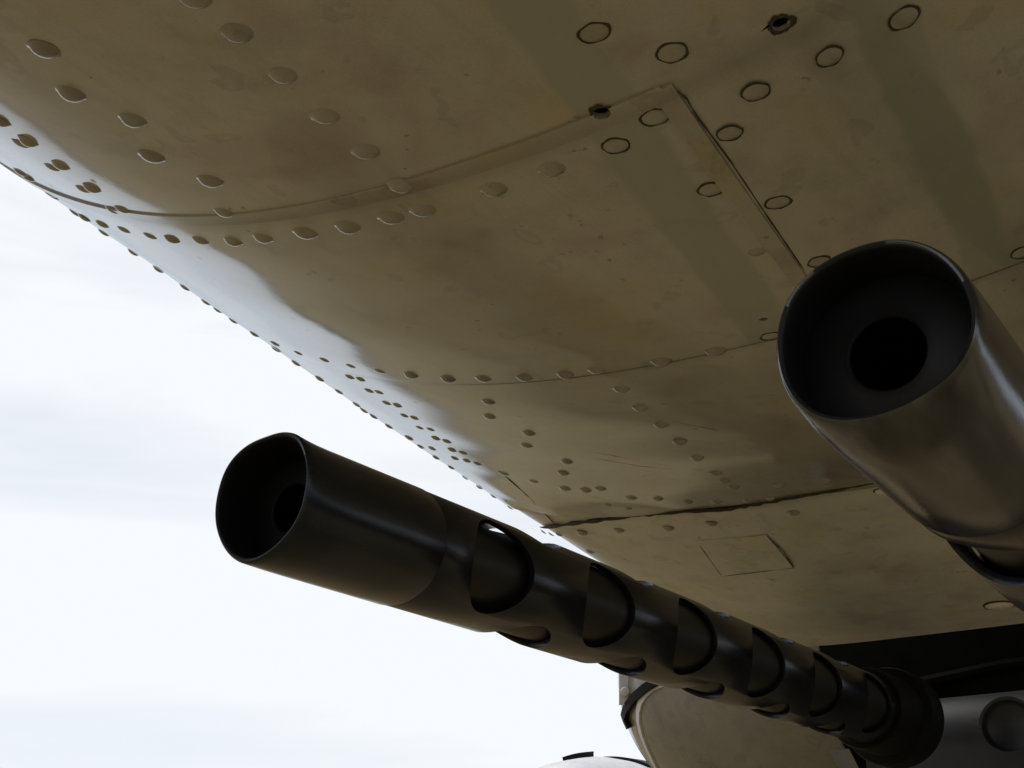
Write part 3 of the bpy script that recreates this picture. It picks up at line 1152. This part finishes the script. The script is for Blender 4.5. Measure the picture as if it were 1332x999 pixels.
def gun(name, label, muzzle_px, depth, vp, roll, first, m_sleeve, m_jacket, lobes, length, shallow):
    P0 = at_z(*muzzle_px, depth * GS)
    d = ray(*vp)
    view = ORG - (P0 + d * 0.35 * GS)
    e1 = view - d * view.dot(d); e1 /= np.linalg.norm(e1)
    e2 = np.cross(d, e1)
    if e2.dot(DOWN) > 0:
        e2 = -e2
    t = thing(name, label, 'machine gun', P0, 'machine guns of the turret')
    # local frame: X towards the lens, Y up across, Z along the barrel (inwards)
    e2r = np.cross(d, e1)
    flip = 1 if e2r.dot(e2) > 0 else -1
    t.scale = (GS, GS, GS)
    t.rotation_mode = 'QUATERNION'
    t.rotation_quaternion = Matrix((e1, e2r, d)).transposed().to_quaternion()

    def ang(deg):
        return R(deg) * flip

    # the mouth is dented out of round: its outline as angle and radius
    tab = []
    for q in lobes:
        dd = ray(*q)
        h_ = ORG + dd * ((P0 - ORG).dot(d) / dd.dot(d)) - P0
        tab.append((math.atan2(h_.dot(e2r), h_.dot(e1)) % (2 * math.pi), math.hypot(h_.dot(e1), h_.dot(e2r)) / GS))
    tab.sort()
    a1_ = np.array([q[0] for q in tab]); r1_ = np.array([q[1] for q in tab])
    print('MOUTH', np.round(np.degrees(a1_)), np.round(r1_ * 1000, 1))
    aa = np.concatenate([a1_ - 2 * math.pi, a1_, a1_ + 2 * math.pi]); rr_ = np.tile(r1_, 3)
    tab_a = np.linspace(0, 2 * math.pi, 181)
    raw = np.interp(tab_a[:-1], aa, rr_)
    ker = np.exp(-0.5 * (np.arange(-12, 13) / 4.0) ** 2); ker /= ker.sum()
    raw = np.convolve(np.concatenate([raw[-12:], raw, raw[:12]]), ker, 'valid')
    tab_r = np.append(raw, raw[0])

    def mouth(r, tt, a):
        k = max(0.0, 1 - tt / 0.03) ** 2
        s_ = float(np.interp(a, tab_a, tab_r)) / RJ
        return r * (1 + (s_ - 1) * k), tt

    SL = 0.108
    v, f = lathe([(SL, RJ + 0.0002), (SL - 0.0008, RJ + 0.0004), (0.08, RJ + 0.0004), (0.05, RJ + 0.0004), (0.03, RJ + 0.0004), (0.02, RJ + 0.0004),
                  (0.012, RJ + 0.0004), (0.006, RJ + 0.0004), (0.002, RJ + 0.0004), (0.0006, RJ), (0.0, RJ - 0.0006), (0.0002, RJ - 0.0016), (0.001, RJ - 0.0023), (0.006, RJ - 0.0026),
                  (0.012, RJ - 0.0028), (0.020, RJ - 0.003), (0.03, RJ - 0.0035), (SL, RJ - 0.0035)], 128, mod=mouth)
    sl_ = new_obj('muzzle_sleeve', mesh(v, f, sharp=45), t, [m_sleeve, M_BORE])
    for pg in sl_.data.polygons:
        c_ = pg.center
        if pg.normal.x * c_.x + pg.normal.y * c_.y < -0.2 * math.hypot(c_.x, c_.y):
            pg.material_index = 1
    # recessed muzzle face with its bore
    v, f = lathe([(0.030, RJ - 0.0032), (0.0275, 0.024), (0.0255, 0.0150), (0.0240, 0.0128), (0.0248, 0.0121), (0.040, 0.0112), (0.098, 0.0110), (0.098, 0.0001), (0.10, 0.0001), (0.10, 0.02), (0.034, RJ - 0.0032)], 64)
    v = [(a_, b_, c_ - shallow) for (a_, b_, c_) in v]
    dk = new_obj('muzzle_disc', mesh(v, f, sharp=40), t, [M_FACE, M_PITCH])
    for pg in dk.data.polygons:
        if pg.center.xy.length < 0.0123:
            pg.material_index = 1
    # perforated jacket
    prof = [(SL + 0.0006, RJ - 0.0036), (SL + 0.0006, RJ - 0.0003), (SL + 0.0014, RJ)]
    prof += [(z, RJ) for z in np.linspace(SL + 0.05, length - 0.05, 12)]
    prof += [(length, RJ), (length, RJ - 0.0036)]
    v, f = lathe(prof, 128)
    jk = new_obj('cooling_jacket', mesh(v, f, sharp=45), t, [m_jacket])
    cv, cf = [], []

    def cutter(z, a, ax, ch):
        n = 36
        b0_ = len(cv)
        ca, sa = math.cos(a), math.sin(a)
        for rr in (0.010, 0.06):
            for k in range(n):
                w = 2 * math.pi * k / n
                cz, cy = ax * math.cos(w), ch * math.sin(w)
                cv.append((rr * ca - cy * sa, rr * sa + cy * ca, z + cz))
        cf.append(tuple(b0_ + k for k in range(n)))
        cf.append(tuple(b0_ + n + k for k in reversed(range(n))))
        for k in range(n):
            l = (k + 1) % n
            cf.append((b0_ + k, b0_ + l, b0_ + n + l, b0_ + n + k))
    pitch = 0.122
    k = 0
    while first + k * pitch < length - 0.09:
        for q in (0, 180):
            cutter(first + k * pitch, ang(roll + q), 0.031, 0.0262)
            z2 = first + (k + 0.5) * pitch
            if z2 < length - 0.09:
                cutter(z2, ang(roll + q + 90), 0.029, 0.0225)
        k += 1
    if first - 0.5 * pitch > SL + 0.032:
        for q in (90, 270):
            cutter(first - 0.5 * pitch, ang(roll + q), 0.031, 0.0262)
    cut(jk, mesh(cv, cf, smooth=False), sharp=30, bevel=0.0005)
    # barrel inside
    v, f = lathe([(SL - 0.01, 0.0001), (SL - 0.01, 0.0255), (0.185, 0.0258), (0.215, 0.0283), (length + 0.02, 0.0283), (length + 0.02, 0.0001)], 64)
    new_obj('barrel', mesh(v, f, sharp=40), t, [M_BARREL])
    # black collar where the gun enters the turret
    v, f = lathe([(length - 0.10, RJ + 0.0002), (length - 0.10, RJ + 0.004), (length - 0.092, RJ + 0.0055), (length - 0.04, RJ + 0.0055), (length - 0.036, RJ + 0.0128),
                  (length - 0.030, RJ + 0.0142), (length - 0.006, RJ + 0.0142), (length, RJ + 0.012), (length, RJ + 0.0002)], 64)
    new_obj('gun_collar', mesh(v, f, sharp=40), t, [M_RUBBER])
    return t


gun('machine_gun', 'black machine gun barrel with perforated jacket, its muzzle against the white sky', (340, 647), 0.70, (1970, 1217),
    15, 0.165, M_GUN, M_GUN, [(283, 640), (295, 605), (322, 578), (345, 569), (372, 561), (390, 567), (398, 590), (398, 640), (388, 675), (370, 700), (345, 722), (320, 733), (300, 724), (285, 700), (279, 672)], 0.92, 0.002)
gun('machine_gun', 'nearer machine gun cut off by the right edge, worn brownish steel, wide muzzle', (1134, 437), 0.440, (1965, 1355),
    -62, 0.152, M_GUN2, M_GUN, [(1165, 310), (1120, 319), (1080, 335), (1048, 358), (1022, 390), (1012, 425), (1012, 470), (1025, 510), (1062, 543), (1110, 547), (1160, 535), (1205, 512), (1245, 482), (1266, 448), (1272, 412), (1262, 370), (1240, 340), (1205, 317)], 1.10, 0.010)
